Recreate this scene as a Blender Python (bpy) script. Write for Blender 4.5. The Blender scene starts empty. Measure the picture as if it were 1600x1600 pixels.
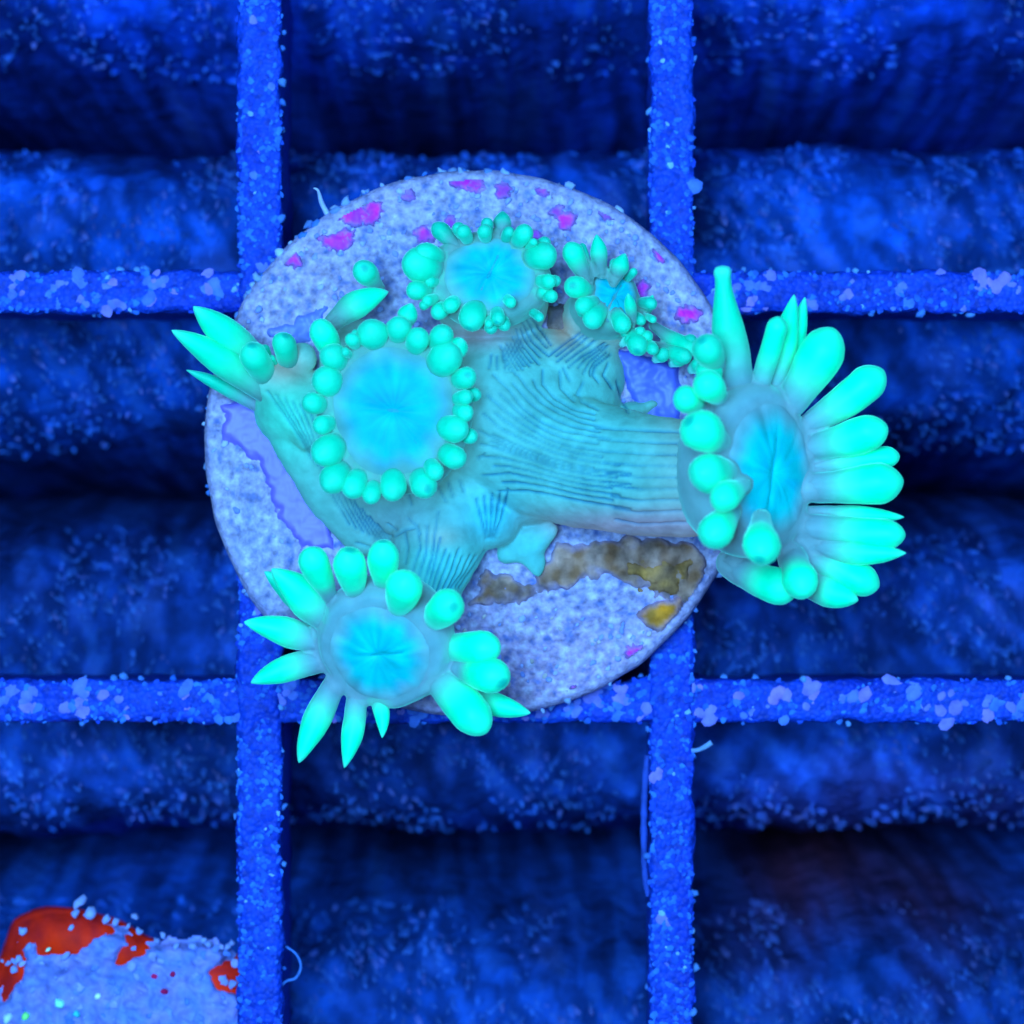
import bpy, bmesh, math, random
import numpy as np
from mathutils import Vector, noise, Matrix

random.seed(7)
rng = np.random.default_rng(7)
scene = bpy.context.scene
col = scene.collection

# ------------------------------------------------------------------ camera, world, lamps, exposure
H = 4.2                                   # camera height over the top of the rack; 1000 px of the 1600 px photo = 1 unit at z = 0
cam_d = bpy.data.cameras.new('camera')
cam = bpy.data.objects.new('camera', cam_d); col.objects.link(cam)
cam.location = (0, 0, H); cam.rotation_euler = (0, 0, 0)
cam_d.sensor_width = 36; cam_d.sensor_fit = 'HORIZONTAL'; cam_d.lens = 36 * H / 1.6
cam_d.clip_start = 0.05; cam_d.clip_end = 60
cam_d.dof.use_dof = True; cam_d.dof.focus_distance = H - 0.18; cam_d.dof.aperture_fstop = 1.5
scene.camera = cam

world = bpy.data.worlds.new('World'); scene.world = world; world.use_nodes = True
bgn = world.node_tree.nodes['Background']
bgn.inputs[0].default_value = (0.10, 0.25, 0.8, 1); bgn.inputs[1].default_value = 0.05

def area(name, loc, target, size, energy, color):
    d = bpy.data.lights.new(name, 'AREA'); d.shape = 'RECTANGLE'; d.size, d.size_y = size
    d.energy = energy; d.color = color
    o = bpy.data.objects.new(name, d); col.objects.link(o); o.location = loc
    o.rotation_euler = (Vector(target) - Vector(loc)).to_track_quat('-Z', 'Y').to_euler()
    return o
# the aquarium's blue LED fixture: a panel up and to the left, a weaker one to the right
area('led_panel', (-0.75, 0.45, 5.3), (0, 0, 0), (2.4, 1.3), 600, (0.22, 0.66, 1.0))
area('led_panel_far', (2.3, 0.3, 4.8), (0, 0, 0), (1.6, 1.2), 110, (0.20, 0.62, 1.0))

vs = scene.view_settings
vs.view_transform = 'Standard'; vs.look = 'None'; vs.exposure = 0.0; vs.gamma = 1.0; vs.use_curve_mapping = False
scene.cycles.max_bounces = 4; scene.cycles.use_adaptive_sampling = True; scene.cycles.adaptive_threshold = 0.03
scene.cycles.use_denoising = True

# ------------------------------------------------------------------ helpers
def W(px, py, z=0.0):
    s = (H - z) / H
    return Vector(((px - 800) / 1000 * s, (800 - py) / 1000 * s, z))

def smooth(a, b, x):
    t = np.clip((x - a) / (b - a), 0, 1)
    return t * t * (3 - 2 * t)

def lerp(a, b, t):
    return tuple(a[i] + (b[i] - a[i]) * t for i in range(3))

def mesh_obj(name, verts, faces, mat=None, parent=None, colors=None, smooth_shade=True, fix=False):
    me = bpy.data.meshes.new(name)
    me.from_pydata([tuple(v) for v in verts], [], faces)
    if fix:
        bm = bmesh.new(); bm.from_mesh(me); bmesh.ops.recalc_face_normals(bm, faces=bm.faces); bm.to_mesh(me); bm.free()
    if colors is not None:
        set_color(me, colors)
    if smooth_shade:
        me.polygons.foreach_set('use_smooth', np.ones(len(me.polygons), dtype=bool))
    me.update()
    o = bpy.data.objects.new(name, me); col.objects.link(o)
    if mat: me.materials.append(mat)
    if parent is not None: o.parent = parent
    return o

def set_color(me, colors):
    c = np.asarray(colors, dtype=np.float32)
    if c.shape[1] == 3: c = np.hstack([c, np.ones((len(c), 1), np.float32)])
    a = me.color_attributes.new('Col', 'FLOAT_COLOR', 'POINT')
    a.data.foreach_set('color', c.ravel())

def empty(name, loc=(0, 0, 0), parent=None):
    o = bpy.data.objects.new(name, None); col.objects.link(o); o.empty_display_size = 0.1
    o.location = loc
    if parent is not None: o.parent = parent
    return o

def tag(o, label=None, cat=None, group=None, kind=None):
    if label: o['label'] = label
    if cat: o['category'] = cat
    if group: o['group'] = group
    if kind: o['kind'] = kind
    return o

def nz(x, y, z=0.0):
    return noise.noise((x, y, z))

def fbm(x, y, z=0.0, oct=3):
    v = 0; a = 1; f = 1
    for _ in range(oct):
        v += a * noise.noise((x * f, y * f, z * f)); a *= .5; f *= 2.03
    return v

# ------------------------------------------------------------------ materials
def base_mat(name):
    m = bpy.data.materials.new(name); m.use_nodes = True
    nt = m.node_tree; b = nt.nodes['Principled BSDF']
    b.inputs['Roughness'].default_value = 0.6
    b.inputs['Specular IOR Level'].default_value = 0.2
    return m, nt, b

def node(nt, t, **kw):
    n = nt.nodes.new(t)
    for k, v in kw.items(): setattr(n, k, v)
    return n

def color_mat(name, rough=0.6, spec=0.2, sss=0.0, sss_r=0.03, vary=0.25, vscale=30, bump=0.0, bscale=120, bdist=0.004,
              emit=0.0, sheen=0.0, voro=False):
    """vertex pigment x gentle noise, with fine bump; optional glow of living tissue, fluorescence plus some fill"""
    m, nt, b = base_mat(name)
    L = nt.links
    at = node(nt, 'ShaderNodeAttribute', attribute_name='Col')
    tc = node(nt, 'ShaderNodeTexCoord')
    n1 = node(nt, 'ShaderNodeTexNoise'); n1.inputs['Scale'].default_value = vscale; n1.inputs['Detail'].default_value = 4
    L.new(tc.outputs['Object'], n1.inputs['Vector'])
    mr = node(nt, 'ShaderNodeMapRange'); mr.inputs[1].default_value = 0.3; mr.inputs[2].default_value = 0.7
    mr.inputs[3].default_value = 1 - vary; mr.inputs[4].default_value = 1 + vary
    L.new(n1.outputs[0], mr.inputs[0])
    mx = node(nt, 'ShaderNodeMix', data_type='RGBA', blend_type='MULTIPLY'); mx.inputs[0].default_value = 1
    L.new(at.outputs['Color'], mx.inputs[6]); L.new(mr.outputs[0], mx.inputs[7])
    L.new(mx.outputs[2], b.inputs['Base Color'])
    b.inputs['Roughness'].default_value = rough; b.inputs['Specular IOR Level'].default_value = spec
    if sss:
        b.inputs['Subsurface Weight'].default_value = sss
        b.inputs['Subsurface Radius'].default_value = (0.4, 1.0, 1.0); b.inputs['Subsurface Scale'].default_value = sss_r
    if sheen:
        b.inputs['Sheen Weight'].default_value = sheen; b.inputs['Sheen Roughness'].default_value = 0.35
        b.inputs['Sheen Tint'].default_value = (0.25, 1, 0.85, 1)
    if emit:
        L.new(mx.outputs[2], b.inputs['Emission Color'])
        L.new(at.outputs['Alpha'], b.inputs['Emission Strength'])
    if bump:
        if voro:
            n2 = node(nt, 'ShaderNodeTexVoronoi'); n2.inputs['Scale'].default_value = bscale
            o2 = n2.outputs['Distance']
        else:
            n2 = node(nt, 'ShaderNodeTexNoise'); n2.inputs['Scale'].default_value = bscale; n2.inputs['Detail'].default_value = 5
            o2 = n2.outputs[0]
        L.new(tc.outputs['Object'], n2.inputs['Vector'])
        bp = node(nt, 'ShaderNodeBump'); bp.inputs['Strength'].default_value = bump; bp.inputs['Distance'].default_value = bdist
        if voro: bp.invert = True
        L.new(o2, bp.inputs['Height']); L.new(bp.outputs[0], b.inputs['Normal'])
    return m

M = {}
M['tent'] = color_mat('fluorescent_tentacle', rough=0.5, spec=0.12, sss=0.45, sss_r=0.04, vary=0.10, vscale=32, bump=0.15, bscale=70, bdist=0.004, emit=1, sheen=0.6)
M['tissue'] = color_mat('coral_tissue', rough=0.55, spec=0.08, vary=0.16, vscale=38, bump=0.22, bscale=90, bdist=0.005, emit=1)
M['oral'] = color_mat('oral_disc_tissue', rough=0.55, spec=0.06, vary=0.12, vscale=26, bump=0.2, bscale=40, bdist=0.006, emit=1)
M['disc'] = color_mat('ceramic_plug', rough=0.75, spec=0.15, vary=0.35, vscale=95, bump=0.7, bscale=170, bdist=0.004)
M['glue'] = color_mat('smooth_glue', rough=0.45, spec=0.3, vary=0.10, vscale=14, bump=0.12, bscale=30, bdist=0.004)
M['crust'] = color_mat('coralline_crust', rough=0.7, spec=0.15, vary=0.25, vscale=60, bump=0.5, bscale=140, bdist=0.003)
M['algae'] = color_mat('brown_algae_film', rough=0.8, spec=0.1, vary=0.5, vscale=34, bump=0.8, bscale=80, bdist=0.006)
M['bar'] = color_mat('encrusted_plastic', rough=0.6, spec=0.2, vary=0.35, vscale=70, bump=0.7, bscale=110, bdist=0.005, voro=True)
M['slat'] = color_mat('fouled_slat', rough=0.85, spec=0.05, vary=0.45, vscale=18, bump=0.5, bscale=38, bdist=0.02)
M['turf'] = color_mat('algae_turf', rough=0.85, spec=0.05, vary=0.3, vscale=30)
M['rock'] = color_mat('red_tissue', rough=0.6, spec=0.04, emit=1, vary=0.3, vscale=16, bump=0.4, bscale=60, bdist=0.005)
M['floor'] = color_mat('tank_floor', rough=0.9, spec=0.05, vary=0.4, vscale=6)

# ------------------------------------------------------------------ the setting: floor of the tank far below
FZ = -1.5
fl = mesh_obj('tank_floor', [(-4, -4, FZ), (4, -4, FZ), (4, 4, FZ), (-4, 4, FZ)], [(0, 1, 2, 3)], M['floor'],
              colors=[(0.01, 0.03, 0.09)] * 4, smooth_shade=False)
tag(fl, kind='structure')

# ------------------------------------------------------------------ algae covered slats under the rack
SZ = -0.36                                 # crest height
def slat(cy_px, half, label, seed, tint=(0.006, 0.115, 0.88)):
    c = W(800, cy_px, SZ - 0.1)
    X0, X1, nx = -1.25, 1.25, 300
    nv = 90
    verts = []; cols = []
    us = np.linspace(-1.0, 1.0, nv)
    for i in range(nx + 1):
        x = X0 + (X1 - X0) * i / nx
        for u in us:
            y = u * half
            z = -0.98 * abs(u) ** 5.4
            a = math.atan(0.98 * 5.4 * abs(u) ** 4.4 / half) * (1 if u > 0 else -1)
            n = 0.014 * fbm(x * 4 + seed, (y + seed) * 4, 1.3, 3) + 0.010 * fbm(x * 15 + seed, y * 13, 4.1, 3)
            n += 0.008 * fbm(x * 40, y * 34, seed, 2)
            verts.append((x, c.y + y + n * math.sin(a), SZ + z + n * math.cos(a)))
            k = 0.5 + 0.5 * nz(x * 5.3 + seed * 3, y * 6, 9.0)
            sx, sy = x + .35 * y + .05 * nz(x * 4, y * 4, seed), y
            k2 = float(smooth(-.35, .6, fbm(sx * 24 + seed, sy * 12, 3.0, 4)))
            cc = lerp((0.003, 0.016, 0.10), tint, .25 + .75 * k2)
            cc = lerp(cc, (0.02, 0.085, 0.42), float(smooth(.5, .95, k2)) * k)
            cc = lerp(cc, (0.09, 0.10, 0.44), max(0, nz(x * 9, y * 11 + seed, 13.0)) * .5 * k2)
            big = .42 + .58 * float(smooth(-.35, .45, fbm(x * 2.3 + seed * 1.7, y * 3.0, 6.0, 2)))
            cc = tuple(v * big for v in cc)
            # dull maroon film towards the lower right corner of the picture
            wx, wy = x * 1000 + 800, 800 - (c.y + y) * 1000
            g = math.exp(-(((wx - 1420) / 230) ** 2 + ((wy - 1420) / 130) ** 2)) * max(0, 0.65 + nz(x * 6, y * 8, 2.2))
            cc = lerp(cc, (0.10, 0.02, 0.05), min(1, g) * 0.9)
            cols.append(cc)
    faces = []
    for i in range(nx):
        for j in range(nv - 1):
            a = i * nv + j
            faces.append((a, a + nv, a + nv + 1, a + 1))
    o = mesh_obj('support_slat', verts, faces, M['slat'], colors=cols)
    tag(o, label, 'slat', 'slats under the rack')
    # turf: bent flakes lying on the slat
    V = []; F = []; C = []
    r = random.Random(seed)
    for k in range(7500):
        i = r.randrange(nx); j = r.randrange(10, nv - 10)
        p = Vector(verts[i * nv + j])
        if nz(p.x * 6 + seed, p.y * 6, 7) < -0.12 + 0.25 * r.random() - 0.1: continue
        base_c = cols[i * nv + j]
        L = r.uniform(0.006, 0.022); wd = L * r.uniform(0.25, 0.6)
        a = r.gauss(-1.25, 0.6) + 0.8 * nz(p.x * 3, p.y * 3, seed)
        d = Vector((math.cos(a), math.sin(a), 0)); s = Vector((-d.y, d.x, 0))
        up = r.uniform(0.05, 0.5); sh = r.random() ** 1.5; fl = (0.05, 0.14, 0.55) if r.random() < .8 else (0.14, 0.15, 0.55)
        b = len(V)
        h0 = -0.004
        for q, (t, ww, hh) in enumerate(((0, .7, h0), (.4, 1, .35 * up * L + .003), (.75, .8, .6 * up * L + .004), (1, .25, .72 * up * L + .002))):
            for sg in (-1, 1):
                V.append(p + d * (t - .5) * L + s * sg * wd * .5 * ww + Vector((0, 0, hh)))
                kk = r.uniform(-.1, .1)
                lt = lerp(base_c, fl, min(1, max(0, 0.10 + 0.55 * t * sh + kk)))
                C.append(lt)
            if q: F.append((b + 2 * q - 2, b + 2 * q, b + 2 * q + 1, b + 2 * q - 1))
    t = mesh_obj('algae_turf', V, F, M['turf'], parent=o, colors=C)
    t['kind'] = 'stuff'
    return o
slat(-140, 0.338, 'blue algae covered slat at the top edge of the picture, behind the rack', 11, (0.003, 0.075, 0.85))
slat(462, 0.338, 'blue algae covered slat running behind the upper half of the round plug', 23)
slat(1066, 0.338, 'blue algae covered slat running behind the lower half of the round plug', 37, (0.012, 0.075, 0.54))
slat(1668, 0.338, 'blue algae covered slat along the bottom edge behind the red rock', 53, (0.012, 0.12, 0.82))

# ------------------------------------------------------------------ egg crate rack
rack = empty('frag_rack', (0, 0, -0.34))
tag(rack, 'blue plastic grid rack speckled with crust, carrying the round plug', 'rack')
RB = -0.34
def place(o, parent):
    """parent while keeping world coordinates written in the mesh"""
    o.parent = parent; o.matrix_parent_inverse = parent.matrix_basis.inverted(); return o

def blob(V, F, C, p, r, flat, color, n=None, rnd=random, irr=0.25):
    """small lumpy nodule: 2-ring dome, 7 sides"""
    n = (n or Vector((0, 0, 1))).normalized()
    t = n.orthogonal().normalized(); bt = n.cross(t)
    b = len(V); S = 8
    a0 = rnd.uniform(0, 6.28); st = rnd.uniform(0.8, 1.25)
    ks = [1 + rnd.uniform(-irr, irr) for _ in range(S)]
    for (rr, hh) in ((1.0, -0.5), (0.88, 0.4), (0.52, 0.86)):
        for k in range(S):
            a = a0 + k * 2 * math.pi / S
            V.append(p + t * (math.cos(a) * r * rr * ks[k] * st) + bt * (math.sin(a) * r * rr * ks[k] / st) + n * (hh * r * flat))
            C.append(color)
    V.append(p + n * (r * flat)); C.append(color)
    for q in range(2):
        for k in range(S):
            k2 = (k + 1) % S
            F.append((b + q * S + k, b + q * S + k2, b + q * S + S + k2, b + q * S + S + k))
    for k in range(S):
        F.append((b + 2 * S + k, b + 2 * S + (k + 1) % S, b + 3 * S))

def bar(axis, pos_px, width, ztop, seed, big):
    r = random.Random(seed)
    L0, L1 = -1.25, 1.25
    n = 330
    hw = width / 2
    # cross-section, clockwise: top face with rounded shoulders, tapering side walls
    prof = []
    R = 0.010
    for (a, b) in ((-hw * .62, RB), (-hw * .70, RB + .08), (-hw * .80, -0.17), (-hw * .92, -0.08), (-hw, ztop - .022), (-hw * .99, ztop - R), (-hw + R * .35, ztop - R * .3), (-hw + R, ztop)):
        prof.append((a, b))
    for k in range(1, 8): prof.append((-hw + R + (2 * hw - 2 * R) * k / 8, ztop))
    prof += [(-a, b) for (a, b) in reversed(prof[:8])]
    m = len(prof)
    verts = []; cols = []
    def cen(s):
        if axis == 'v':
            c = W(pos_px, 800); return c.x
        c = W(800, pos_px); return c.y
    c0 = cen(0)
    for i in range(n + 1):
        s = L0 + (L1 - L0) * i / n
        wob = 0.0035 * nz(s * 9, seed) + 0.002 * nz(s * 31, seed + 5)
        for (a, b) in prof:
            edge = 0.0055 * fbm(s * 26, a * 30 + seed, b * 20, 2) * (1 if abs(a) > hw * .8 else 0.4)
            top = 0.004 * fbm(s * 34, a * 34, seed * 1.7, 2)
            u = c0 + wob + a + (edge if a > 0 else -edge)
            z = b + (top if b > ztop - .03 else 0)
            verts.append((u, s, z) if axis == 'v' else (s, u, z))
            k = 0.5 + 0.5 * nz(s * 8, a * 20, seed)
            cols.append(lerp((0.003, 0.022, 0.40), (0.005, 0.050, 0.50), k))
    faces = []
    for i in range(n):
        for j in range(m):
            j2 = (j + 1) % m
            faces.append((i * m + j, i * m + j2, (i + 1) * m + j2, (i + 1) * m + j))
    faces.append(tuple(range(m))); faces.append(tuple(n * m + j for j in range(m)))
    o = mesh_obj('bar', verts, faces, M['bar'], colors=cols, fix=True)
    place(o, rack)
    # crust nodules: small grains everywhere, larger lilac ones on the cross bars
    V = []; F = []; C = []
    for k in range(3400 if axis == 'v' else 1500):
        s = r.uniform(-0.98, 0.98); a = r.uniform(-1, 1)
        if nz(s * 5, a * 2, seed + 3) < -0.25: continue
        rr = r.uniform(0.0025, 0.006)
        cc = lerp((0.005, 0.035, 0.46), (0.03, 0.14, 0.60), r.random() ** 1.6)
        if r.random() < .012: cc = (0.16, 0.30, 0.68)
        aa = a * hw * .95; zz = ztop - (0.006 if abs(a) > .93 else 0)
        p = Vector((c0 + aa, s, zz)) if axis == 'v' else Vector((s, c0 + aa, zz))
        blob(V, F, C, p, rr, r.uniform(.08, .2), cc, rnd=r)
    for k in range(big):
        s = r.uniform(-0.95, 0.95); a = r.uniform(-.72, .72)
        rr = r.uniform(0.005, 0.015)
        cc = lerp((0.04, 0.13, 0.62), (0.24, 0.15, 0.66), r.random())
        p = Vector((c0 + a * hw, s, ztop)) if axis == 'v' else Vector((s, c0 + a * hw, ztop))
        for q in range(r.choice((1, 1, 2, 3))):
            d = Vector((r.uniform(-1, 1), r.uniform(-1, 1), 0)) * rr * .9
            blob(V, F, C, p + d, rr * r.uniform(.6, 1), r.uniform(.08, .16), cc, rnd=r, irr=.16)
    # nodules overhanging the edges
    for k in range(28):
        s = r.uniform(-0.95, 0.95); sg = r.choice((-1, 1)) if r.random() < .5 else 1
        if axis == 'h': sg = 1 if r.random() < .6 else -1
        rr = r.uniform(0.003, 0.008)
        zz = ztop - r.uniform(0.0, .03)
        u = c0 + sg * (hw + rr * r.uniform(-.2, .5))
        p = Vector((u, s, zz)) if axis == 'v' else Vector((s, u, zz))
        blob(V, F, C, p, rr, .9, lerp((0.01, 0.08, 0.52), (0.10, 0.24, 0.66), r.random()), rnd=r)
    t = mesh_obj('crust', V, F, M['crust'], parent=o, colors=C)
    t['kind'] = 'stuff'
    return o
for i, (x, w) in enumerate(((405, .070), (1050, .070), (-240, .07), (1695, .07))):
    bar('v', x, w, 0.0, 3 + i * 13, 12)
for i, (y, w) in enumerate(((455, .066), (1096, .068), (-186, .07), (1737, .07))):
    bar('h', y, w, -0.005, 61 + i * 17, 150)

# ------------------------------------------------------------------ round plug
DZ = 0.072
dc = W(744, 693, DZ); DR = 0.4175
plug = empty('frag_plug', (dc.x, dc.y, 0.0))
tag(plug, 'round lavender grey plug with magenta spots, lying on the grid under the coral', 'frag plug')

def disc_tint(px, py):
    a = (0.40, 0.27, 0.45)
    k = 0.5 + 0.5 * nz(px * .010, py * .010, 5.5)
    c = lerp(a, (0.26, 0.25, 0.50), k)
    k = smooth(850, 1050, py) * smooth(620, 760, px)
    c = lerp(c, (0.36, 0.23, 0.46), float(k) * .9)
    return c

def build_disc():
    NR, NA = 128, 620
    verts = []; cols = []; faces = []
    prof = []
    for i in range(NR): prof.append((math.sqrt((i + .5) / NR) * (DR - .010), DZ, 1))
    prof += [(DR - .006, DZ - .001, .8), (DR - .001, DZ - .006, .6), (DR + .004, DZ - .016, .4), (DR + .006, DZ - .03, .4),
             (DR + .006, .022, .4), (DR - .004, .012, .3), (DR - .03, .010, 0), (0.2, .010, 0), (0.01, .010, 0)]
    m = len(prof)
    for (rr, z, k) in prof:
        for a in range(NA):
            th = a * 2 * math.pi / NA
            ir = 1 + (0.012 * nz(math.cos(th) * 1.4 + 3, math.sin(th) * 1.4) + 0.006 * nz(math.cos(th) * 8, math.sin(th) * 8, 3)) * smooth(.25, .4, rr)
            x, y = dc.x + math.cos(th) * rr * ir, dc.y + math.sin(th) * rr * ir
            px, py = 800 + x * 1000, 800 - y * 1000
            h = 0; c = disc_tint(px, py)
            if k > 0:
                d, pts = noise.voronoi((x * 100 + 1.5 * nz(x * 20, y * 20), y * 100, 0.5))
                h = k * (0.005 * (min(1, d[1] - d[0])) - .004 + 0.005 * fbm(x * 22, y * 22, 2, 2))
                rv = .5 + .55 * fbm(x * 75, y * 75, 3.3, 3)
                if rv > .52: c = lerp(c, (0.50, 0.44, 0.74), min(.8, .05 + (rv - .52) * 1.8))
                elif rv < .40: c = lerp(c, (0.05, 0.10, 0.40), min(.8, .1 + (.40 - rv) * 2.2))
            if rr > DR - .008: c = lerp(c, (0.36, 0.30, 0.62), .5)
            verts.append((x, y, z + h)); cols.append(c)
    for i in range(m - 1):
        for a in range(NA):
            a2 = (a + 1) % NA
            faces.append((i * NA + a, i * NA + a2, (i + 1) * NA + a2, (i + 1) * NA + a))
    faces.append(tuple(range(NA)))
    o = mesh_obj('disc', verts, faces, M['disc'], colors=cols, fix=True)
    place(o, plug)
    # stem through the grid opening
    verts = []; faces = []; cols = []
    for (rr, z) in ((.13, .012), (.125, -.10), (.115, -.25), (.10, -.30), (.02, -.305)):
        for a in range(40):
            th = a * 2 * math.pi / 40
            verts.append((dc.x + math.cos(th) * rr, dc.y + math.sin(th) * rr, z)); cols.append((0.15, 0.17, 0.5))
    for i in range(4):
        for a in range(40):
            faces.append((i * 40 + a, i * 40 + (a + 1) % 40, i * 40 + 40 + (a + 1) % 40, i * 40 + 40 + a))
    place(mesh_obj('stem', verts, faces, M['disc'], colors=cols, fix=True), plug)
build_disc()

def patch(name, poly, thick, color, mat, step=3.0, rag=5.0, rscale=.05, soft=10, z0=DZ, lump=.003, color2=None, parent=None, seed=0, zfun=None, edge=None, ew=9):
    """thin irregular sheet with a body of its own, traced in photo px and laid on the surface"""
    P = np.array(poly, float)
    x0, y0 = P.min(0) - 26; x1, y1 = P.max(0) + 26
    xs = np.arange(x0, x1 + step, step); ys = np.arange(y0, y1 + step, step)
    X, Y = np.meshgrid(xs, ys, indexing='ij')
    best = np.full(X.shape, 1e9); inside = np.zeros(X.shape, bool)
    for i in range(len(P)):
        a = P[i]; b = P[(i + 1) % len(P)]
        d = b - a; t = np.clip(((X - a[0]) * d[0] + (Y - a[1]) * d[1]) / (d @ d), 0, 1)
        best = np.minimum(best, np.hypot(X - a[0] - t * d[0], Y - a[1] - t * d[1]))
        cr = ((a[1] > Y) != (b[1] > Y)) & (X < (b[0] - a[0]) * (Y - a[1]) / (b[1] - a[1] + 1e-9) + a[0])
        inside ^= cr
    sd = np.where(inside, best, -best)
    idx = -np.ones(X.shape, int); verts = []; cols = []
    for i in range(X.shape[0]):
        for j in range(X.shape[1]):
            x, y = X[i, j], Y[i, j]
            s = sd[i, j] + rag * fbm(x * rscale + seed, y * rscale, seed, 3)
            if s < -13: continue
            if parent is None and math.hypot(x - 744, y - 693) > 413: continue
            zb = z0 if zfun is None else zfun(x, y)
            t = float(smooth(-9, soft, s))
            z = zb - .020 + (thick + .020) * t + lump * fbm(x * .06, y * .06, seed + 2, 3) * t
            idx[i, j] = len(verts); verts.append(W(x, y, z))
            c = tuple(color)
            if color2: c = lerp(color, color2, float(np.clip(.5 + .9 * fbm(x * .035, y * .035, seed + 8, 2), 0, 1)))
            if edge: c = lerp(edge, c, float(smooth(-2, ew, s)))
            cols.append(c)
    faces = []
    for i in range(X.shape[0] - 1):
        for j in range(X.shape[1] - 1):
            q = (idx[i, j], idx[i, j + 1], idx[i + 1, j + 1], idx[i + 1, j])
            if min(q) >= 0: faces.append(tuple(int(v) for v in q))
    o = mesh_obj(name, verts, faces, mat, colors=cols)
    place(o, parent or plug)
    return o

# smooth glue
tag(patch('glue_patch', [(345, 635), (395, 615), (440, 680), (480, 745), (515, 815), (525, 860), (470, 860), (432, 800), (400, 720), (352, 690)], .006,
          (0.20, 0.13, 0.66), M['glue'], seed=1, rag=9, lump=.0015), 'smooth violet blue glue left of the coral')
tag(patch('glue_patch', [(956, 548), (985, 545), (1062, 570), (1066, 668), (1000, 665), (985, 620)], .008, (0.10, 0.12, 0.68), M['glue'], seed=4, rag=4), 'smooth blue glue above the thick stalk')
patch('glue_patch', [(455, 500), (520, 470), (500, 530), (440, 545), (400, 520)], .004, (0.15, 0.18, 0.62), M['glue'], seed=6, rag=16)
# magenta coralline spots
for k, (x, y, rx, ry) in enumerate(((552, 336, 26, 13), (582, 330, 14, 16), (524, 379, 21, 11), (541, 370, 12, 9), (458, 407, 11, 8), (731, 285, 26, 8), (742, 290, 12, 8), (786, 297, 9, 12),
                                    (884, 345, 13, 13), (1032, 396, 8, 13), (1004, 452, 11, 9), (1076, 491, 18, 10), (663, 366, 12, 11), (704, 348, 8, 9), (847, 300, 7, 7), (836, 368, 10, 5),
                                    (1129, 555, 5, 12), (991, 1017, 10, 6), (905, 1082, 16, 6), (870, 330, 8, 6), (950, 335, 10, 6), (640, 306, 10, 4))):
    poly = []
    for q in range(9):
        a = q * 2 * math.pi / 9; f = 1 + .3 * nz(k * 3.1 + q, 0.4)
        poly.append((x + math.cos(a) * (rx + 4) * f, y + math.sin(a) * (ry + 4) * f))
    dim = k in (13, 14, 15, 19, 20, 21)
    patch('coralline_patch', poly, .0075, (0.85, 0.02, 0.66) if not dim else (0.32, 0.10, 0.62), M['crust'], step=2.5, rag=6, rscale=.12, soft=5,
          color2=(0.45, 0.05, 0.62), seed=k, lump=.006, edge=(0.30, 0.19, 0.54))
# brown films
tag(patch('algae_film', [(870, 850), (1060, 836), (1098, 850), (1105, 905), (1085, 940), (1040, 950), (1000, 915), (930, 905), (880, 925), (790, 940), (735, 945), (760, 890), (830, 900)], .005,
          (0.20, 0.08, 0.05), M['algae'], seed=21, rag=16, rscale=.03, color2=(0.38, 0.20, 0.19), lump=.006, edge=(0.30, 0.21, 0.40), ew=15), 'brown algae film under the thick stalk')
tag(patch('algae_film', [(988, 960), (1015, 942), (1074, 926), (1068, 962), (1030, 994), (1006, 982)], .008, (0.60, 0.17, 0.010), M['algae'], seed=25, rag=6, color2=(0.30, 0.12, 0.03), edge=(0.30, 0.20, 0.40), ew=16), 'orange brown algae at the lower right rim')
tag(patch('algae_film', [(960, 868), (1050, 858), (1096, 872), (1090, 915), (1062, 950), (1010, 935), (975, 905)], .009, (0.42, 0.17, 0.05), M['algae'], seed=33, rag=18, rscale=.035, soft=26, color2=(0.20, 0.09, 0.06), lump=.006, edge=(0.24, 0.12, 0.11), ew=24), 'rusty brown algae beside the right rim')
patch('algae_film', [(855, 480), (890, 475), (905, 500), (885, 535), (858, 525)], .02, (0.30, 0.17, 0.15), M['algae'], seed=29, rag=4, color2=(0.15, 0.10, 0.14))

# nodules along the edge and loose grains on the plug
def plug_grains():
    r = random.Random(5); V = []; F = []; C = []
    for k in range(900):
        a = r.uniform(0, 6.283); rr = DR * math.sqrt(r.random()) * .98
        p = Vector((dc.x + math.cos(a) * rr, dc.y + math.sin(a) * rr, DZ))
        px, py = 800 + p.x * 1000, 800 - p.y * 1000
        dens = .35 + .65 * float(smooth(520, 380, py)) + .8 * float(smooth(920, 1000, py) * smooth(680, 740, px))
        if r.random() > dens: continue
        q = r.uniform(.0022, .0055)
        cc = lerp((0.16, 0.20, 0.62), (0.36, 0.36, 0.72), r.random())
        if py > 900 and r.random() < .25: cc = (0.42, 0.34, 0.42)
        blob(V, F, C, p, q, r.uniform(.2, .4), cc, rnd=r, irr=.3)
    for k in range(110):
        a = r.gauss(2.2, .4) if k < 80 else r.uniform(0, 6.28)
        rr = DR + r.uniform(-.002, .008)
        p = Vector((dc.x + math.cos(a) * rr, dc.y + math.sin(a) * rr, DZ - r.uniform(.01, .05)))
        blob(V, F, C, p, r.uniform(.003, .009), .8, lerp((0.03, 0.12, 0.5), (0.3, 0.38, 0.7), r.random() ** 2), rnd=r, irr=.4)
    o = mesh_obj('grains', V, F, M['crust'], colors=C); place(o, plug); o['kind'] = 'stuff'
plug_grains()

# ------------------------------------------------------------------ the coral colony
cc0 = W(700, 690, DZ)
coral = empty('coral_colony', (cc0.x, cc0.y, DZ))
tag(coral, 'fluorescent green and cyan coral with swollen tentacles growing on the round plug', 'coral')

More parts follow.
